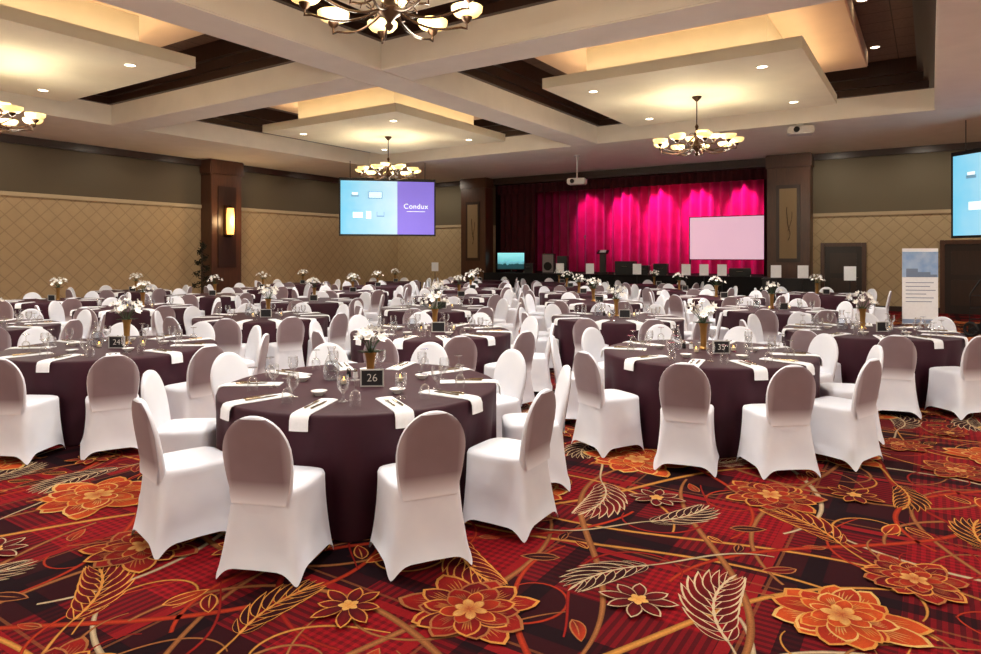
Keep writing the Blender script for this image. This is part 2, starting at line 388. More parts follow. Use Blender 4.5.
for i in range(3):
    for j in range(3):
        x0, x1, y0, y1 = BX[i]+BW, BX[i+1]-BW, BY[j]+BW, BY[j+1]-BW
        c = MB()
        for w, za, zb in ((.10, 5.5, 5.66), (.2, 5.66, 5.86), (.32, 5.86, ZC-.002)):
            c.box(x0, x1, y0, y0+w, za, zb); c.box(x0, x1, y1-w, y1, za, zb); c.box(x0, x0+w, y0+w, y1-w, za, zb); c.box(x1-w, x1, y0+w, y1-w, za, zb)
        trim(c, m_wood)
        mx, my = bay(i, j)
        trim(MB().box(mx-2.9, mx+2.9, my-2.9, my+2.9, 5.85, ZC-.003), m_peach, .02)
        trim(MB().box(mx-2.35, mx+2.35, my-2.35, my+2.35, ZB, ZB+.2).box(mx-1.7, mx+1.7, my-1.7, my+1.7, ZB+.2, 5.85), m_panel)
# walls
def wall(name, boxes, mat):
    mb = MB()
    for q in boxes: mb.box(*q)
    return struct(mb.build(name, mat, smooth=False))
wall('wall_left', [(XL-.3, XL, YF, YB, ZF, ZC)], m_wall_l)
wall('wall_right', [(XR, XR+.3, YF, YB, ZF, ZC)], m_wall_l)
wall('wall_front', [(XL-.3, XR+.3, YF-.3, YF, ZF, ZC)], m_wall_b)
SX0, SX1 = -15.7, -4.45
wall('wall_back', [(XL-.3, SX0, YB, YB+.3, ZF, ZC), (SX1, XR+.3, YB, YB+.3, ZF, ZC)], m_wall_b)
wall('wall_stage', [(SX0-.6, SX0-.4, YB+.3, 28.4, ZF, ZC), (SX1+.4, SX1+.6, YB+.3, 28.4, ZF, ZC), (SX0-.6, SX1+.6, 28.4, 28.6, ZF, ZC), (SX0-.6, SX1+.6, YB+.3, 28.6, ZC, ZC+.1)], m_blackcloth)
trim(MB().box(SX0, SX1, YB-.05, YB+.3, 4.72, ZC-.001), m_wood)
trim(MB().box(XL, XL+.06, YF, YB, 3.34, 3.46), m_trim, .01); trim(MB().box(XL, XL+.12, YF, YB, 4.78, ZB), m_wood, .02)
trim(MB().box(-3.2, XR, YB-.05, YB, 2.96, 3.08), m_trim, .01); trim(MB().box(-3.2, XR, YB-.12, YB, 4.8, ZB), m_wood, .02)
trim(MB().box(XL+.12, -16.9, YB-.05, YB, 2.96, 3.08), m_trim, .01); trim(MB().box(XL+.12, -16.9, YB-.12, YB, 4.8, ZB), m_wood, .02)
struct(MB().box(XL, XL+.03, YF, YB, ZF, .16).build('baseboard_left', m_wood)); struct(MB().box(-1.6, XR, YB-.03, YB, ZF, .16).build('baseboard_back', m_wood))

# columns
def column(x0, x1, y0, y1, label):
    t = thing('column', label, 'column', ((x0+x1)/2, (y0+y1)/2, 0)); hx, hy = (x1-x0)/2, (y1-y0)/2
    MB().box(-hx, hx, -hy, hy, ZF, ZB).build('shaft', m_wood3, t, bevel=.02)
    o = .04
    MB().box(-hx-o, hx+o, -hy-o, hy, ZF, .3).build('plinth', m_wood3, t, bevel=.02)
    MB().box(-hx-o, hx+o, -hy-o, hy, 4.55, 4.999).build('capital', m_wood3, t, bevel=.03)
    return t
cA = column(-16.9, -15.62, 23.4, 24, 'dark walnut column on the left of the stage curtain')
cB = column(-4.5, -3.2, 23.4, 24, 'dark walnut column between the stage and the single dark door')
m_inset = M('inset_tan', (150, 126, 92), .6)
for c in (cA, cB):
    MB().box(-.36, .36, -.335, -.299, 1.5, 4.0).build('inset_frame', m_wood, c, bevel=.01)
    p = MB().box(-.26, .26, -.345, -.33, 1.62, 3.88).build('inset_panel', m_inset, c)
    q = MB()
    q.tube([(.02*sin(k*.9)+.05*sin(k*.5), -.352, 2.2+k*.09) for k in range(13)], .010, 6); q.tube([(.12*sin(k/5), -.352, 2.5+k*.07) for k in range(10)], .008, 6)
    q.build('branch_ornament', m_bronze, p)
cL = thing('column', 'dark walnut wall column carrying a glowing sconce', 'column', (-20.7, 14.4, 0))
MB().box(-.3, .3, -.6, .6, ZF, ZB).build('shaft', m_wood3, cL, bevel=.02); MB().box(-.3, .36, -.66, .66, ZF, .3).build('plinth', m_wood3, cL, bevel=.02); MB().box(-.3, .36, -.66, .66, 4.5, 4.999).build('capital', m_wood3, cL, bevel=.03)
MB().box(.3, .33, -.36, .36, 1.3, 4.1).build('inset_panel', m_wood, cL, bevel=.01)
s = thing('wall_sconce', 'tall glowing amber glass sconce on the left wall column', 'wall lamp', (-20.36, 14.4, 2.35))
MB().box(-.01, .03, -.14, .14, 0, 1.1).build('backplate', m_bronze, s, bevel=.005)
MB().lathe([(.11, .08), (.13, .3), (.13, .75), (.11, 1.0)], 20, (.16, 0, 0)).build('glass_shade', m_sconce, s)
k = MB(); k.lathe([(.04, .0), (.13, .06), (.13, .09)], 20, (.16, 0, 0)); k.lathe([(.13, 1.0), (.12, 1.03), (.02, 1.1)], 20, (.16, 0, 0)); k.box(.02, .16, -.015, .015, .3, .33); k.box(.02, .16, -.015, .015, .8, .83); k.build('bracket', m_bronze, s)
lamp('sconce_light', 'POINT', (-19.95, 14.4, 2.9), 50, (1, .66, .32), .15)

# doors
def door(n, x0, x1, h):
    d = struct(MB().box(x0, x1, YB-.05, YB-.001, ZF, h).build('door_%d' % n, m_wood2, bevel=.005))
    f = MB(); w = .12; f.box(x0-w, x0, YB-.09, YB, ZF, h+w); f.box(x1, x1+w, YB-.09, YB, ZF, h+w); f.box(x0, x1, YB-.09, YB, h, h+w); f.build('door_frame', m_wood3, d, bevel=.01)
    p = MB()
    for a, c in ((.25, 1.0), (1.15, h-.2)): p.box(x0+.15, x1-.15, YB-.066, YB-.05, a, c)
    p.build('door_panel', m_wood, d, bevel=.006)
    MB().tube([(x1-.1, YB-.05, 1.02), (x1-.1, YB-.11, 1.02), (x1-.24, YB-.11, 1.02)], .012).build('door_handle', m_steel, d)
door(1, -2.85, -1.8, 2.0); door(2, .35, 1.45, 2.05)

# ------------------------------------------------------------------ stage
st = struct(MB().box(SX0-.35, SX1+.35, YB+.31, 28.4, ZF, 1.0).box(SX0+.05, SX1-.05, 23.3, YB+.31, ZF, 1.0).build('stage', m_blackcloth))
def curtain(name, x0, x1, y, z0, z1, amp, per, mat, label):
    n = int((x1-x0)/per*10); mb = MB(); rows = 6; vs = []; fs = []
    for r in range(rows+1):
        z = z0+(z1-z0)*r/rows
        for i in range(n+1):
            x = x0+(x1-x0)*i/n; ph = 2*PI*(x-x0)/per
            vs.append((x-(x0+x1)/2, amp*(sin(ph+.6*sin(x*1.7))+.3*sin(ph*.37))*(1-.25*r/rows), z-z0))
    for r in range(rows):
        for i in range(n): a = r*(n+1)+i; fs.append((a, a+1, a+n+2, a+n+1))
    mb.add(vs, fs); o = mb.build(name, mat); o.location = ((x0+x1)/2, y, z0); tag(o, label, 'curtain'); return o
curtain('stage_curtain', SX0-.3, SX1+.3, 27.3, 1.0, 6.1, .13, .42, m_curtain, 'bright crimson pleated backdrop curtain lit magenta at the rear of the stage')
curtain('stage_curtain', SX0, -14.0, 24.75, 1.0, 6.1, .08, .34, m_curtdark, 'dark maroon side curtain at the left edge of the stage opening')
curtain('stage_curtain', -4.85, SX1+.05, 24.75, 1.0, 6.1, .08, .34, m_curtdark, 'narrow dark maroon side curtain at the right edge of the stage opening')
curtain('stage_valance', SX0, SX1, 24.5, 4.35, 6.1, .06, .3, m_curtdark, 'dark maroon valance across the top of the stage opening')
for x, e in ((-12.6, .6), (-11.0, 1.05), (-9.4, 1.4), (-7.8, 1.35), (-6.1, 1.1)):
    lamp('stage_spot', 'SPOT', (x, 25.9, 5.4), 640*e, (1, .05, .56), .05, (x, 27.3, 3.45), 40, .55)
    lamp('stage_spot', 'SPOT', (x+.7, 25.5, 5.7), 150*e, (1, .05, .42), .06, (x+.7, 27.3, 2.2), 60, 1)
lamp('stage_spot', 'SPOT', (-9, 25.2, 5.4), 80, (1, .08, .2), .3, (-9, 27.3, 2.0), 130, 1)

def at_y(px, y):
    q = (px-490.5)/FPX; dx, dy = FX+RX*q, FY+RY*q; return dx*y/dy
# white stage screen
x0, x1 = at_y(690, 25.6), at_y(765, 25.6)
t = thing('stage_screen', 'white rectangular projection screen standing on the right of the stage', 'projection screen', ((x0+x1)/2, 25.6, 1.0)); hw = (x1-x0)/2
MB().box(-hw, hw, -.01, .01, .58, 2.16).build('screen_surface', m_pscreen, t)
f = MB(); w = .03
f.box(-hw-w, -hw, -.025, .025, .55, 2.19); f.box(hw, hw+w, -.025, .025, .55, 2.19); f.box(-hw, hw, -.025, .025, .55, .58); f.box(-hw, hw, -.025, .025, 2.16, 2.19); f.build('frame', m_black, t)
for sx in (-1, 1): MB().box(sx*hw-.025, sx*hw+.025, -.02, .02, .02, .55).box(sx*hw-.03, sx*hw+.03, -.4, .4, 0, .03).build('leg', m_black, t)
# tv
t = thing('television', 'flat television showing a teal picture at the left of the stage', 'television', (at_y(511, 24.15), 24.15, 1.0), rad(20))
MB().box(-.6, .6, -.03, .03, .12, .86).build('casing', m_black, t, bevel=.01); MB().box(-.57, .57, -.036, -.03, .16, .83).build('screen', m_teal, t); MB().box(-.03, .03, -.03, .03, .02, .12).box(-.3, .3, -.13, .13, 0, .025).build('stand', m_black, t)
def speaker(px, y, z, w, h, mat, label):
    t = thing('loudspeaker', label, 'loudspeaker', (at_y(px, y), y, z), rad(15))
    MB().box(-w/2, w/2, -.18, .18, 0, h).build('cabinet', m_black, t, bevel=.015); MB().box(-w/2+.03, w/2-.03, -.195, -.18, .04, h-.04).build('grille', mat, t, bevel=.005)
    MB().lathe([(.02, 0), (w*.3, .03), (w*.34, .03)], 18).build('cone', m_rubber, t).matrix_local = Matrix.Translation((0, -.2, h*.36)) @ Matrix.Rotation(PI/2, 4, 'X')
speaker(549, 24.0, 1.0, .5, .8, m_grey, 'grey fronted loudspeaker on stage to the right of the television')
speaker(563, 24.2, 1.0, .42, .7, m_black, 'black loudspeaker on stage beside the grey fronted one')
t = thing('lectern', 'slim dark lectern with a white paper at the middle of the stage', 'lectern', (at_y(603, 24.3), 24.3, 1.0), rad(15))
MB().box(-.2, .2, -.15, .15, 0, .08).build('base', m_black, t, bevel=.01); MB().box(-.12, .12, -.09, .09, .08, .78).build('post', m_wood2, t, bevel=.01)
q = MB().box(-.22, .22, -.18, .18, 0, .04).build('top', m_wood2, t, bevel=.01); q.location = (0, 0, .84); q.rotation_euler = (.35, 0, 0)
q = MB().box(-.12, .12, -.15, .15, 0, .004).build('paper', m_paper, t); q.location = (0, -.014, .882); q.rotation_euler = (.35, 0, 0)
t = thing('microphone_stand', 'thin black microphone stand left of the lectern on stage', 'microphone', (at_y(585, 24.0), 24.0, 1.0))
MB().lathe([(.15, 0), (.15, .02), (.02, .04)], 16).build('base', m_black, t); MB().tube([(0, 0, .03), (0, 0, 1.35)], .012).build('pole', m_black, t); MB().lathe([(.012, 1.35), (.02, 1.42), (.035, 1.46), (.03, 1.5), (.01, 1.52)], 12).build('microphone', m_grey, t)
def case(px, y, z, w, d, h, label):
    t = thing('road_case', label, 'equipment case', (at_y(px, y), y, z), rad(10))
    b = MB().box(-w/2, w/2, -d/2, d/2, 0, h).build('body', m_black, t, bevel=.01)
    e = MB()
    for sx in (-1, 1):
        for zz in (0.012, h-.012): e.box(sx*w/2-.02, sx*w/2+.02, -d/2-.012, -d/2, zz-.012, zz+.04 if zz < .1 else zz)
    e.build('corner', m_steel, b); MB().tube([(-.1, -d/2, h*.55), (-.1, -d/2-.04, h*.6), (.1, -d/2-.04, h*.6), (.1, -d/2, h*.55)], .01).build('handle', m_steel, b)
case(626, 24.2, 1.0, .75, .5, .5, 'larger black equipment case on stage right of the lectern'); case(644, 24.2, 1.0, .4, .4, .35, 'small black equipment case on stage beside the larger one')
case(661, 24.0, 1.0, .5, .4, .42, 'black monitor case on stage left of the white screen'); case(788, 22.8, 0, 1.5, .6, 1.0, 'wide waist high black equipment case below the right stage column')
case(740, 24.0, 1.0, .7, .4, .28, 'low black equipment case on stage under the white screen'); case(530, 24.3, 1.0, .4, .4, .4, 'small black case on stage between the television and the loudspeakers')
def sign(px, y, label, h=1.42, rz=25):
    t = thing('sign_stand', label, 'sign', (at_y(px, y), y, 0), rad(rz), 'white paper signs on stands')
    MB().lathe([(.18, 0), (.18, .02), (.03, .04)], 16).build('base', m_black, t); MB().tube([(0, 0, .03), (0, 0, h-.4)], .014).build('pole', m_black, t)
    MB().box(-.15, .15, -.012, .012, h-.38, h).build('board', m_paper, t)
for px, y, l in ((686, 23.0, 'white paper sign on a stand, leftmost of three before the white stage screen'), (704, 22.98, 'white paper sign on a stand, middle of three before the white stage screen'),
                 (722, 23.0, 'white paper sign on a stand, rightmost of three before the white stage screen'), (776, 21.9, 'white paper sign on a stand left of the right stage column'),
                 (803, 21.8, 'white paper sign on a stand right of the right stage column'), (435, 23.1, 'white paper sign on a stand under the hanging slide screen'),
                 (560, 23.0, 'white paper sign on a stand before the stage, under the two loudspeakers'), (637, 23.0, 'white paper sign on a stand before the stage, under the equipment cases'),
                 (590, 23.0, 'white paper sign on a stand before the stage, under the lectern'),
                 (850, 20.4, 'white paper sign on a stand before the single dark door')): sign(px, y, l)

# hanging slide screens
def slide_screen(x, y, z0, W, H, rz, label):
    t = thing('projection_screen', label, 'projection screen', (x, y, z0), rz)
    MB().box(-W/2, W/2, 0, .03, 0, H).build('backing', m_screen, t)
    f = MB(); w = .05; f.box(-W/2-w, W/2+w, -.01, .05, H, H+.1); f.box(-W/2-w, W/2+w, -.01, .05, -.06, 0); f.box(-W/2-w, -W/2, -.01, .04, 0, H); f.box(W/2, W/2+w, -.01, .04, 0, H); f.build('frame', m_black, t)
    xs = -W/2+.6*W
    s = MB().box(-W/2, xs, -.006, -.0005, 0, H).build('slide', m_cyan, t); s2 = MB().box(xs, W/2, -.006, -.0005, 0, H).build('slide_panel', m_purple, t)
    def R(a, b, c, d, m, n): MB().box(-W/2+a*W, -W/2+b*W, -.010, -.0062, c*H, d*H).build(n, m, s)
    R(.29, .44, .67, .80, m_slided, 'slide_picture'); R(.298, .432, .685, .79, m_slidew, 'slide_picture')
    R(.11, .19, .70, .74, m_slided, 'slide_picture'); R(.12, .18, .74, .78, m_slidew, 'slide_picture'); R(.13, .23, .31, .41, m_slidew, 'slide_picture'); R(.27, .32, .29, .43, m_slidew, 'slide_picture'); R(.38, .46, .33, .35, m_slided, 'slide_picture'); R(.38, .385, .35, .42, m_slided, 'slide_picture'); R(.455, .46, .35, .42, m_slided, 'slide_picture')
    text_part('slide_lettering', 'Condux', .25, (xs+.2*W, -.0075, .53*H), m_slidew, s2, space=1.08)
    MB().box(xs+.1*W, xs+.3*W, -.009, -.0062, .43*H, .438*H).build('slide_line', m_slidew, s2)
    for sx in (-1, 1): MB().tube([(sx*W*.4, .02, H+.1), (sx*W*.4, .02, ZB-z0)], .012).build('suspension_rod', m_black, t)
X, Y = px2w(388, 23.5); slide_screen(X, Y, 2.46, 3.25, 1.86, rad(45), 'cyan and violet slide on the hanging screen left of the stage')
X, Y = px2w(953, 16.6); slide_screen(X+.71*1.65, Y-.71*1.65, 2.2, 3.3, 1.96, rad(-45), 'cyan slide screen hanging at the right edge beyond the banner')

# projectors
def projector(x, y, zt, zb, label):
    t = thing('ceiling_projector', label, 'projector', (x, y, zb), rad(15)); H = zt-zb
    MB().box(-.3, .3, -.22, .22, 0, .2).build('body', m_proj, t, bevel=.03); MB().lathe([(.07, 0), (.07, .06), (.05, .07)], 16).build('lens', m_black, t).matrix_local = Matrix.Translation((-.12, -.2, .1)) @ Matrix.Rotation(PI/2, 4, 'X')
    MB().tube([(0, 0, .2), (0, 0, H)], .025).lathe([(.1, H-.03), (.1, H)], 16).build('mount', m_proj, t)
X = at_y(577, 20); projector(X, 20, ZB, 4.05, 'small white projector hanging on a pole before the stage curtain')
projector(-2.72, 18.3, ZB, 4.74, 'white projector under the beam near the right stage column')

# ------------------------------------------------------------------ chandeliers
def chandelier():
    H = 1.27
    t = thing('chandelier', 'bronze chandelier', 'chandelier', group='bronze chandeliers with cream glass bowls')
    MB().lathe([(.0, .04), (.03, .06), (.045, .09), (.02, .12), (.05, .16), (.1, .2), (.12, .24), (.06, .3), (.035, .36), (.035, .4), (.06, .44), (.07, .48), (.04, .54), (.025, .6), (.04, .65), (.015, .7)], 20).build('column', m_bronze, t)
    MB().tube([(0, 0, .68), (0, 0, H-.04)], .012).build('rod', m_bronze, t); MB().lathe([(.02, H-.1), (.09, H-.03), (.1, H)], 20).build('canopy', m_bronze, t)
    def arm(a, R, z0, zr, dip, br):
        pts = []
        for i in range(13):
            u = i/12; r = .06+(R-.06)*u; z = z0+(zr-.1-z0)*u-dip*sin(PI*min(1, u*1.1))
            pts.append((r*cos(a), r*sin(a), z))
        pts.append((R*cos(a), R*sin(a), zr-.02))
        m = MB().tube(pts, .012, 7); sc = [(.28*R*cos(a)+.05*cos(q)*cos(a), .28*R*sin(a)+.05*cos(q)*sin(a), z0-dip*.9+.08+.05*sin(q)) for q in [x*.55 for x in range(11)]]
        m.tube(sc, .006, 6); m.lathe([(.012, zr-.05), (.045, zr-.02), (.055, zr+.012), (.02, zr+.014)], 14, (R*cos(a), R*sin(a), 0)); ar = m.build('arm', m_bronze, t)
        MB().lathe([(.04, .012), (br*.75, .032), (br*.97, .07), (br, .108), (br*.94, .108), (br*.6, .05)], 18, (R*cos(a), R*sin(a), zr)).build('glass_bowl', m_bowl, ar)
    for i in range(9): arm(i*2*PI/9+.2, .77, .24, .27, .08, .155)
    for i in range(4): arm(i*2*PI/4+.5, .36, .44, .39, .06, .13)
    return Proto(t)
ch = chandelier()
for i, j, l in ((1, 1, 'large bronze chandelier cut by the top edge, nearest the camera'), (0, 1, 'bronze chandelier cut by the left edge under the left ceiling panel'),
                (1, 2, 'bronze chandelier in front of the stage, under the right ceiling panel'), (0, 2, 'bronze chandelier in front of the hanging slide screen'), ):
    x, y = bay(i, j); ch.place((x-(.12 if (i, j) == (1, 1) else 0), y, ZB-1.27), .1*i, l)
WARM = (1, .9, .72)
def downlight():
    t = thing('downlight', 'recessed round downlight', 'downlight', group='recessed ceiling downlights')
    MB().lathe([(.085, -.012), (.1, -.012), (.105, 0), (.085, 0)], 20, cap0=False, cap1=False).build('trim_ring', m_cream, t); MB().lathe([(.085, -.006), (.085, 0)], 20).build('lens', m_led, t); return Proto(t)
dl = downlight()
pn = {(0, 1): 'left edge ceiling panel', (1, 1): 'ceiling panel overhead', (0, 2): 'middle ceiling panel', (1, 2): 'ceiling panel before the stage'}
for i in range(3):
    for j in range(3):
        x, y = bay(i, j)
        for q in range(4): lamp('chandelier_light', 'POINT', (x+.6*cos(q*PI/2+.4), y+.6*sin(q*PI/2+.4), 3.9), 50, WARM, .2)
        for sx, sy, w in ((-1, -1, 'near left'), (1, -1, 'near right'), (-1, 1, 'far left'), (1, 1, 'far right')):
            lamp('downlight_lamp', 'SPOT', (x+sx*1.6, y+sy*1.6, ZB-.03), 360 if j < 1 else 335, (1, .975, .95), .1, (x+sx*1.6, y+sy*1.6, 0), 145, .6)
            if (i, j) in pn and (i, j) != (1, 1): dl.place((x+sx*1.6, y+sy*1.6, ZB), 0, 'small round downlight at the %s of the %s' % (w, pn[(i, j)]))
        for k, (dx, dy, e) in enumerate(((0, -2.0, 0), (0, 2.0, 0), (-2.0, 0, 1), (2.0, 0, 1))):   # cove lamps on top of the panel edge
            l = bpy.data.lights.new('cove_lamp', 'AREA'); l.shape = 'RECTANGLE'; l.size, l.size_y = (3.8, .12) if not e else (.12, 3.8)
            l.energy = 14; l.color = (1, .77, .5)
            o = bpy.data.objects.new('cove_lamp', l); COL.objects.link(o); o.location = (x+dx, y+dy, ZB+.26); o.rotation_euler = (PI, 0, 0)
for n, (x, y, w) in enumerate(((-1.0, 11.0, 'near'), (-1.0, 13.4, 'middle'), (-1.0, 16.6, 'far'))):
    dl.place((x, y, ZC), 0, 'small downlight in the dark coffer right of the stage side panel, %s one' % w)
# added fill spots under the soffits that brighten the walls, no fixtures
for k in range(8): lamp('wall_fill_spot', 'SPOT', (-19.3, 2.2+k*2.8, ZB-.02), 110, (1, .88, .7), .15, (-20.6, 2.2+k*2.8, 2.0), 150, .8)
for x in (-19, -17.6, -2.6, -.2, 2.2, 4.8): lamp('wall_fill_spot', 'SPOT', (x, 22.3, ZB-.02), 120, (1, .9, .74), .15, (x, 23.7, 2.0), 150, .8)

# ------------------------------------------------------------------ banner, cart, topiary
X, Y = px2w(920, 15.9)
t = thing('pull_up_banner', 'tall pull-up banner with blue sky photograph beside the dark door', 'banner', (X, Y, 0), rad(22)); W = .385
MB().box(-W-.02, W+.02, -.09, .09, 0, .09).build('base', m_steel, t, bevel=.01); MB().tube([(0, .04, .09), (0, .04, 1.84)], .012).build('pole', m_steel, t)
s = MB().box(-W, W, -.004, .004, .09, 1.88).build('printed_sheet', m_paper, t)
MB().box(-W, W, -.007, -.0042, 1.2, 1.8).build('sky_picture', m_sky, s)
q = MB(); q.box(-.3, -.05, -.010, -.0072, 1.2, 1.40); q.box(-.05, .22, -.010, -.0072, 1.2, 1.32); q.box(.22, .36, -.010, -.0072, 1.2, 1.26); q.build('building_picture', m_bld, s)
q = MB()
for i, w in enumerate((.3, .26, .32, .22, .3, .28)): q.box(-.31, -.31+w*2, -.007, -.0042, 1.06-i*.09, 1.075-i*.09)
q.build('text_line', m_bluel, s); MB().box(-W, W, -.007, -.0042, .1, .2).build('footer_band', m_blue, s)
X, Y = px2w(975, 14.3)
t = thing('hand_truck', 'black two wheeled hand truck by the right edge', 'hand truck', (X, Y, 0), rad(60))
f = MB()
for sx in (-.22, .22): f.tube([(sx, 0, .2), (sx, -.03, .9), (sx*.8, -.2, 1.2)], .018)
for z in (.35, .6, .85): f.tube([(-.22, -.01, z), (.22, -.01, z)], .014)
f.tube([(-.176, -.2, 1.2), (.176, -.2, 1.2)], .018); f.build('frame', m_black, t); MB().box(-.25, .25, 0, .28, .02, .035).box(-.22, .22, -.02, .02, .02, .25).build('toe_plate', m_black, t)
for sx in (-.3, .3):
    w = MB(); w.tube([(sx, -.08+.13*cos(a), .16+.13*sin(a)) for a in [k*PI/10 for k in range(21)]], .03, 8); w.tube([(sx*.75, -.08, .16), (sx, -.08, .16)], .03)
    for k in range(5): w.tube([(sx, -.08, .16), (sx, -.08+.13*cos(k*1.2566), .16+.13*sin(k*1.2566))], .012, 6)
    w.build('wheel', m_rubber, t)
TOPI = px2w(202, 22.2)
t = thing('spiral_topiary', 'dark spiral topiary tree standing by the left wall column', 'topiary', (TOPI[0], TOPI[1], 0))
MB().lathe([(.16, 0), (.22, .3), (.24, .34), (.2, .34), (.18, .28)], 20).build('pot', m_bronze, t); MB().tube([(0, 0, .3), (0, 0, 2.0)], .02).build('trunk', m_wood, t)
q = MB()
for k in range(420):
    u = k/420; a = u*2*PI*4.5; r = .27*(1-u)**.8+.02; z = .5+u*1.65
    for h in range(2):
        o = Vector((r*cos(a), r*sin(a), z))+Vector([random.gauss(0, .035) for _ in range(3)]); e = Vector([random.gauss(0, 1) for _ in range(3)]).normalized()*.05; g = e.orthogonal().normalized()*.022
        q.add([o, o+e*.5+g, o+e, o+e*.5-g], [(0, 1, 2, 3)])
q.build('foliage', m_topi, t, smooth=False)

# ------------------------------------------------------------------ chair
def sgp(v, p): return math.copysign(abs(v)**p, v)
def chair():
    t = thing('banquet_chair', 'white covered banquet chair', 'chair', group='white covered chairs around the banquet tables'); N = 64
    mb = MB(); rs = []; HS = .972
    for u in (0, .03, .08, .15, .25, .4, .55, .7, .84, .94, 1):
        a = .205+.048*(1-u)**2; fr = .19+.008*(1-u)**2; re = -.250-.05*(1-u)**1.5; n = 7-2*u; yc, bb = (fr+re)/2, (fr-re)/2; r = []
        for i in range(N):
            th = 2*PI*i/N; c2 = cos(2*th)**2; kk = 1-.13*c2*(1-u)*min(1, .35+u*2.6)
            wx = 1-.10*u**3*max(0, -sin(th))
            zb = .075*c2**.8; r.append((wx*a*kk*sgp(cos(th), 2/n), yc+bb*kk*sgp(sin(th), 2/n), (zb+(.465-zb)*u)*HS))
        rs.append(r)
    for k, z in ((.97, .482), (.86, .492), (.5, .497), (.12, .498)):
        rs.append([((1-.10*max(0, -sin(2*PI*i/N)))*.205*k*sgp(cos(2*PI*i/N), .4), -.03+.22*k*sgp(sin(2*PI*i/N), .4), z*HS) for i in range(N)])
    mb.rings(rs, False, True); mb.build('seat_cover', m_white, t, ang=80)
    def hw(z):
        w = .166+.030*sin(PI*.5*min(1, max(0, (z-.42)/.26)))
        return w if z < .66 else w*math.sqrt(max(0.0, 1-((z-.66)/.24)**2.2))
    def yc(z): return -.214-.088*max(0, (z-.4)/.5)**1.15
    def T(z): return .036-.014*max(0, (z-.4)/.5)
    rs = []
    zs = [.36, .42, .48, .54, .6, .66, .72, .77, .81, .84, .865, .882, .892, .898]
    n = 3.0
    for z in zs:
        tt = T(z)*(.5 if z > .896 else .8 if z > .89 else 1); rs.append([(hw(z)*sgp(cos(2*PI*i/40), 2/n), yc(z)+tt*sgp(sin(2*PI*i/40), 2/n), z*HS) for i in range(40)])
    br = MB().rings(rs).build('backrest', m_white, t, ang=80)
    mb = MB(); vs = []; fs = []; zz = [.41+.474*k/18 for k in range(19)]; nx = 14
    for z in zz:
        for i in range(nx+1):
            w = hw(z)*(.985-.04*max(0, 1-(z-.445)/.25)); x = -w+2*w*i/nx; q = abs(x)/hw(z)
            y = min(yc(z)-T(z)*max(0, 1-q**n)**(1/n)-.0035, -.2535 if z < .475 else 1); vs.append((x, y, z*HS))
    for r in range(18):
        for i in range(nx): a = r*(nx+1)+i; fs.append((a, a+1, a+nx+2, a+nx+1))
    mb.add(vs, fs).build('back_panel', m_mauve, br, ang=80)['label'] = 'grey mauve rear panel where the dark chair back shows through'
    return Proto(t)
P_chair = chair()
RT = 1.0; ZT = .757; NR = RT-.97
def table():
    t = thing('round_table', 'round table', 'table', group='round banquet tables under plum cloths'); N = 120; rs = []
    for r, z in ((.02, ZT), (.5, ZT), (.9, ZT), (RT-.02, ZT), (RT-.006, .752), (RT, .738)): rs.append([(r*cos(2*PI*i/N), r*sin(2*PI*i/N), z) for i in range(N)])
    for u in (.15, .35, .6, .85, 1):
        r_ = []
        for i in range(N):
            a = 2*PI*i/N; f = .5+.5*sin(19*a+1.3*sin(3*a)); r = RT-.002-.07*u*(1-f)**1.5; r_.append((r*cos(a), r*sin(a), .738-(.738-.004)*u))
        rs.append(r_)
    MB().rings(list(reversed(rs)), False, True).build('tablecloth', m_plum, t, ang=60)
    MB().lathe([(.92, .72), (.92, .75)], 40).build('tabletop', m_ply, t)
    MB().lathe([(.3, 0), (.28, .03), (.05, .06), (.05, .7), (.25, .72)], 20).build('pedestal', m_black, t)
    return Proto(t)
P_table = table()
def single(name, cat, mb, mat, group, **k):
    o = mb.build(name, mat, **k); tag(o, 'placeholder label for this copy', cat, group); return Proto(o)
def napkin():
    path = [(.25, .002), (.1, .003), (0, .002), (-.10, .003), (-.155, .002), (-.178, -.006), (-.19, -.03), (-.192, -.06), (-.194, -.09)]; mb = MB(); rs = []
    for k, (y, z) in enumerate(path):
        d = .006
        nx_, nz_ = (0, 1) if k < 4 else ((-.7, .7) if k < 6 else (-1, 0))
        r = []
        for x in (-.060, -.022, .022, .060): r.append((x, y, z))
        for x in (.058, .022, -.022, -.058): r.append((x, y+nx_*d*(1.5 if abs(x) < .05 else 1), z+nz_*d*(1.5 if abs(x) < .05 else 1)))
        rs.append(r)
    return single('napkin', 'napkin', MB().rings(rs), m_nap, 'folded white napkins at the place settings', ang=50)
P_nap = napkin()
def goblet():
    t = thing('water_goblet', 'goblet', 'glass', group='clear water goblets at the place settings')
    MB().lathe([(.033, 0), (.034, .004), (.008, .012), (.006, .05), (.014, .06)], 16, cap1=False).build('stem', m_glass, t)
    MB().lathe([(.014, .06), (.034, .085), (.04, .12), (.038, .15), (.035, .165), (.0335, .165), (.037, .12), (.031, .088), (.01, .064)], 16, cap0=False).build('bowl', m_glass, t); return Proto(t)
P_gob = goblet()
def wineglass():
    t = thing('wine_glass', 'wine glass', 'glass', group='small upturned wine glasses at the place settings')
    MB().lathe([(.034, 0), (.032, .0), (.036, .04), (.034, .075), (.02, .095), (.006, .102), (.008, .100)], 16, cap0=False, cap1=False).build('bowl', m_glass, t)
    MB().lathe([(.006, .1), (.005, .15), (.008, .158), (.032, .163), (.032, .167)], 16).build('stem', m_glass, t); return Proto(t)
P_tum = wineglass()
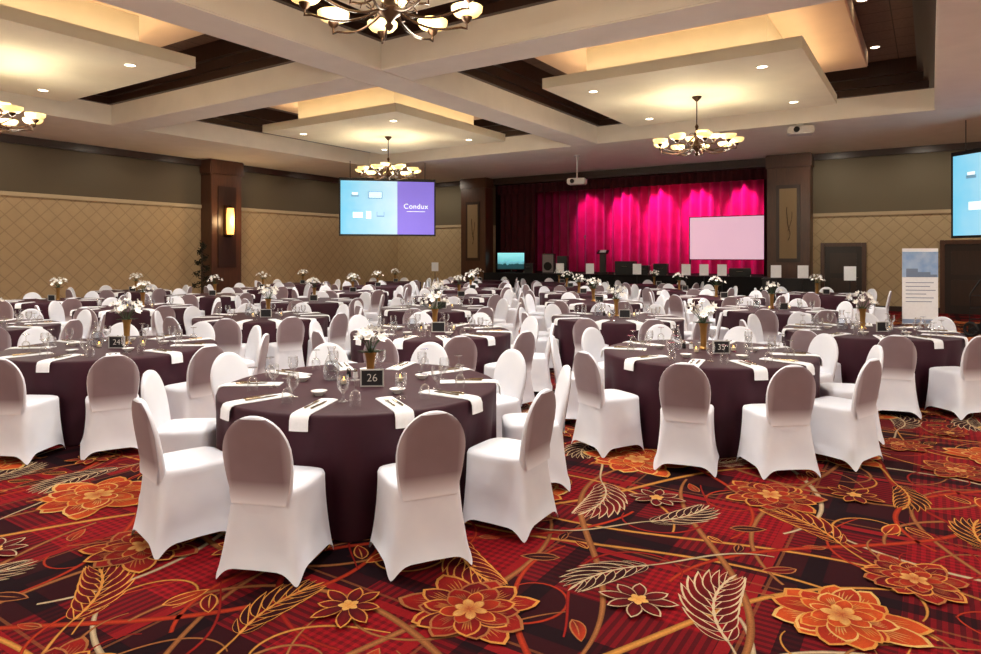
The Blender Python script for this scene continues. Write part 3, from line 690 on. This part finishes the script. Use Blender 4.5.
P_dish = single('dessert_dish', 'dish', MB().lathe([(.024, 0), (.026, .004), (.044, .02), (.056, .032), (.053, .032), (.04, .021), (.016, .008)], 20), m_china, 'small white dishes at the place settings')
P_fork = single('fork', 'fork', MB().tube([(0, -.1, .006), (0, 0, .006), (0, .045, .008)], [.006, .004, .004], 6).box(-.012, .012, .045, .062, .005, .009).box(-.012, -.008, .062, .1, .006, .009).box(-.002, .002, .062, .1, .006, .009).box(.008, .012, .062, .1, .006, .009), m_cutlery, 'steel forks at the place settings')
P_knife = single('knife', 'knife', MB().tube([(0, -.11, .007), (0, -.01, .006)], [.007, .006], 8).add([(-.008, -.01, .003), (.008, -.01, .003), (.009, .09, .003), (0, .12, .003), (-.008, .09, .003), (-.008, -.01, .006), (.008, -.01, .006), (.009, .09, .006), (0, .12, .006), (-.008, .09, .006)], [(4, 3, 2, 1, 0), (5, 6, 7, 8, 9), (0, 1, 6, 5), (1, 2, 7, 6), (2, 3, 8, 7), (3, 4, 9, 8), (4, 0, 5, 9)]), m_cutlery, 'steel knives at the place settings')
def carafe():
    t = thing('water_carafe', 'carafe', 'carafe', group='glass water carafes')
    MB().lathe([(.045, 0), (.06, .02), (.062, .09), (.045, .15), (.026, .19), (.024, .22), (.034, .25), (.032, .25), (.022, .22), (.024, .19)], 18, cap1=False).build('bottle', m_glass, t)
    MB().lathe([(.04, .006), (.055, .02), (.057, .085), (.04, .14)], 18).build('water', m_water, t); return Proto(t)
P_car = carafe()
def flowers(seed):
    rnd = random.Random(seed); small = seed == 3; zo = -.02 if small else .04
    t = thing('flower_vase', 'vase', 'flower arrangement', group='white flowers in gold vases')
    MB().lathe([(.045, 0), (.05, .008), (.03, .03), (.03, .12), (.036, .18+zo), (.05, .225+zo), (.046, .225+zo), (.03, .16+zo)], 20).build('vase', m_gold, t)
    bl = MB(); lf = MB(); stt = MB(); sp = .085 if small else .135
    for k in range(14):
        a = k*2.4+rnd.random()*.5; rr = .03+sp*math.sqrt(k/14)*rnd.uniform(.7, 1.3); z = .36-rr*.35+rnd.uniform(-.03, .07)+1.3*zo
        c = Vector((rr*cos(a), rr*sin(a), z)); stt.tube([(0, 0, .2+zo), (c.x*.5, c.y*.5, z*.85), c], .003, 5)
        up = Vector((c.x, c.y, .1)).normalized(); p1 = up.orthogonal().normalized(); p2 = up.cross(p1); Rp = rnd.uniform(.034, .052)
        for i in range(6):
            b = i*PI/3+rnd.random()*.2; d = (p1*cos(b)+p2*sin(b)); sd = up.cross(d)
            bl.add([c, c+d*Rp*.5+sd*Rp*.36+up*.012, c+d*Rp+up*.028, c+d*Rp*.5-sd*Rp*.36+up*.012], [(0, 1, 2, 3)])
        bl.lathe([(.012, -.005), (.014, .012), (.003, .02)], 7, tuple(c))
    for k in range(7):
        a = k*.9; d = Vector((cos(a), sin(a), .25)); sd = Vector((-sin(a), cos(a), 0))*.014; o = Vector((0, 0, .22+zo))
        lf.add([o, o+d*.06+sd, o+d*.12+Vector((0, 0, -.02)), o+d*.06-sd], [(0, 1, 2, 3)])
    bq = bl.build('blossoms', m_petal, t); lf.build('leaves', m_leaf, bq); stt.build('stems', m_leaf, bq); return Proto(t)
P_fl = [flowers(11), flowers(3), flowers(29)]
def votive():
    t = thing('votive_candle', 'votive', 'candle', group='votive candles on the tables')
    MB().lathe([(.026, 0), (.033, .07), (.031, .07), (.024, .006)], 16, cap1=False).build('holder', m_glass, t); wx = MB().lathe([(.022, .006), (.024, .035)], 14).build('wax', m_wax, t); MB().lathe([(.002, .036), (.006, .046), (.001, .062)], 8).build('flame', m_flame, wx); return Proto(t)
P_vot = votive()
def shaker(name, m):
    t = thing(name, name, 'shaker', group=name.replace('_', ' ')+'s on the tables')
    MB().lathe([(.018, 0), (.02, .01), (.016, .05)], 14).build('jar', m, t); MB().lathe([(.017, .05), (.017, .062), (.008, .072)], 14).build('cap', m_steel, t); return Proto(t)
P_salt = shaker('salt_shaker', m_paper); P_pep = shaker('pepper_shaker', m_ink)
def card(number):
    t = thing('number_card', 'card', 'table number', group='framed table number cards')
    f = MB(); f.box(-.084, .084, -.008, .008, 0, .009); f.box(-.084, .084, -.008, .008, .117, .126); f.box(-.084, -.075, -.008, .008, .009, .117); f.box(.075, .084, -.008, .008, .009, .117); f.build('frame', m_silver, t)
    cdd = MB().box(-.075, .075, -.002, .003, .009, .117).build('card', m_card, t); MB().box(-.03, .03, .0, .06, 0, .004).build('stand', m_black, t)
    if number: text_part('number', number, .08, (0, -.0035, .062), m_digit, cdd, offset=-.001)
    return Proto(t)

# ------------------------------------------------------------------ tables in staggered rows
rows = [(3.62, [-3.52, -7.1, -10.75]), (6.68, [-1.84, -5.25, -8.7, -12.2, -15.6]), (9.70, [-.65, -4.05, -7.5, -11.0, -14.5, -18.0]), (12.65, [-2.3, -5.8, -9.3, -12.8, -16.3]),
        (15.6, [-4.05, -7.5, -11.0, -14.5, -18.0]), (18.4, [-2.3, -5.8, -9.3, -12.8, -16.3]), (21.15, [-7.5, -11.0, -14.5])]
ON = ['front', 'second', 'third', 'fourth', 'fifth', 'sixth', 'last']; OC = ['first', 'second', 'third', 'fourth', 'fifth', 'sixth']
SIDE10 = ['near left', 'near middle', 'near right', 'right nearer side', 'right side', 'far right', 'far middle', 'far left', 'left side', 'left nearer side']
A10 = [-130, -96, -64, -32, 4, 40, 76, 112, 148, 184]
A26 = [-135, -100, -64.5, -32, 4, 40, 76, 112, 148, 184]
SIDE8 = ['near middle', 'near right', 'right side', 'far right', 'far middle', 'far left', 'left side', 'near left']
BASE = {(0, 0): 0, (0, 1): 3, (1, 0): -19, (2, 0): -14}
nch = 0; P_card0 = card(None); ti = 0
cards = {(0, 0): card('26'), (0, 1): card('24'), (1, 0): card('35')}
for r, (ty, xs) in enumerate(rows):
    for k, tx in enumerate(xs):
        tp = "the %s row's %s table from right" % (ON[r], OC[k])
        if (r, k) == (0, 0): tp = 'the nearest table, number 26'
        px, d = w2px(tx, ty); rng = random.Random(r*50+k); ti += 1
        if k > 0 and (r, k) not in BASE and r < 5: yy = ty+rng.uniform(-.09, .09)
        else: yy = ty+(.05 if (r, k) == (0, 1) else 0)
        near = d < 12
        P_table.place((tx, yy, 0), rng.uniform(0, 6), ('round plum clothed table, number 26, nearest the camera' if (r, k) == (0, 0) else 'round plum clothed table, %s from right in the %s row' % (OC[k], ON[r])))
        if near:
            base = BASE.get((r, k), rng.uniform(-15, 15))
            seats = [(a+base, sd) for a, sd in zip(A26 if (r, k) == (0, 0) else A10, SIDE10)]
        else:
            bs = rng.uniform(-14, 14); seats = [(-90+45*i+bs, sd) for i, sd in enumerate(SIDE8)]
        for si, (a, sd) in enumerate(seats):
            al = rad(a)+YAW; ca, sa = cos(al), sin(al); rz = al+PI/2; R = 1.21+rng.uniform(0, .03)
            cx, cy = tx+R*ca, yy+R*sa; cp, cd = w2px(cx, cy)
            if cd > 1 and -70 < cp < 1050 and math.hypot(cx-TOPI[0], cy-TOPI[1]) > .8:
                P_chair.place((cx, cy, 0), rz+rng.uniform(-.07, .07), 'white covered chair, %s of %s' % (sd, tp)); nch += 1
            np_, nd = w2px(tx+.8*ca, yy+.8*sa)
            if not (-40 < np_ < 1020): continue
            rn = .8+NR
            if d < 20: P_nap.place((tx+rn*ca, yy+rn*sa, ZT), rz, 'folded white napkin, %s of %s' % (sd, tp))
            if d < 13:
                g = al+rad(10); P_gob.place((tx+.62*cos(g), yy+.62*sin(g), ZT), 0, 'clear water goblet, %s of %s' % (sd, tp))
            if d < 9.5:
                g = al+rad(18); P_tum.place((tx+.76*cos(g), yy+.76*sin(g), ZT), 0, 'small upturned wine glass, %s of %s' % (sd, tp))
                if si % 2 == 1:
                    g = al-rad(16); P_dish.place((tx+.47*cos(g), yy+.47*sin(g), ZT), 0, 'small white dish, %s of %s' % (sd, tp))
                def on(lx, ly): return (tx+rn*ca+lx*cos(rz)-ly*sin(rz), yy+rn*sa+lx*sin(rz)+ly*cos(rz))
                for P, lx, w in ((P_fork, -.024, 'fork'), (P_knife, .024, 'knife')):
                    q = on(lx, .04); P.place((q[0], q[1], ZT+.0122), rz, 'steel table %s, %s of %s' % (w, sd, tp))
        def off(s, dd): q = cam2w(s, dd); return (tx+q[0], yy+q[1], ZT)
        if -60 < px < 1040:
            P_fl[1 if (r, k) == (0, 0) else (ti % 2)*2].place(off(.03, .2), rng.uniform(0, 6), 'white flowers in a gold vase on %s' % tp)
            (cards.get((r, k)) or P_card0).place(off(.1, -.12), YAW+rng.uniform(-.15, .15), ('dark framed card reading 26 on the nearest table' if (r, k) == (0, 0) else 'dark framed table number card on %s' % tp))
            if d < 13:
                P_car.place(off(-.26, .16), 0, 'clear glass water carafe on %s' % tp)
                P_vot.place(off(-.12, -.05), 0, 'left votive candle on %s' % tp); P_vot.place(off(.28, .05), 0, 'right votive candle on %s' % tp)
            if d < 10.5:
                P_salt.place(off(-.09, .22), 0, 'white salt shaker on %s' % tp); P_pep.place(off(-.15, .26), 0, 'dark pepper shaker on %s' % tp)
print('chairs', nch, 'tables', ti)

# ------------------------------------------------------------------ camera
cd = bpy.data.cameras.new('camera'); cam = bpy.data.objects.new('camera', cd); COL.objects.link(cam)
cam.location = (0, 0, CAMH); cam.rotation_euler = (PI/2, 0, YAW); cd.sensor_width = 36; cd.lens = FPX/981*36; cd.shift_y = -(327-HOR)/981
SC.camera = cam
w = bpy.data.worlds.new('world'); SC.world = w; w.use_nodes = True; w.node_tree.nodes['Background'].inputs[0].default_value = (.02, .018, .016, 1)
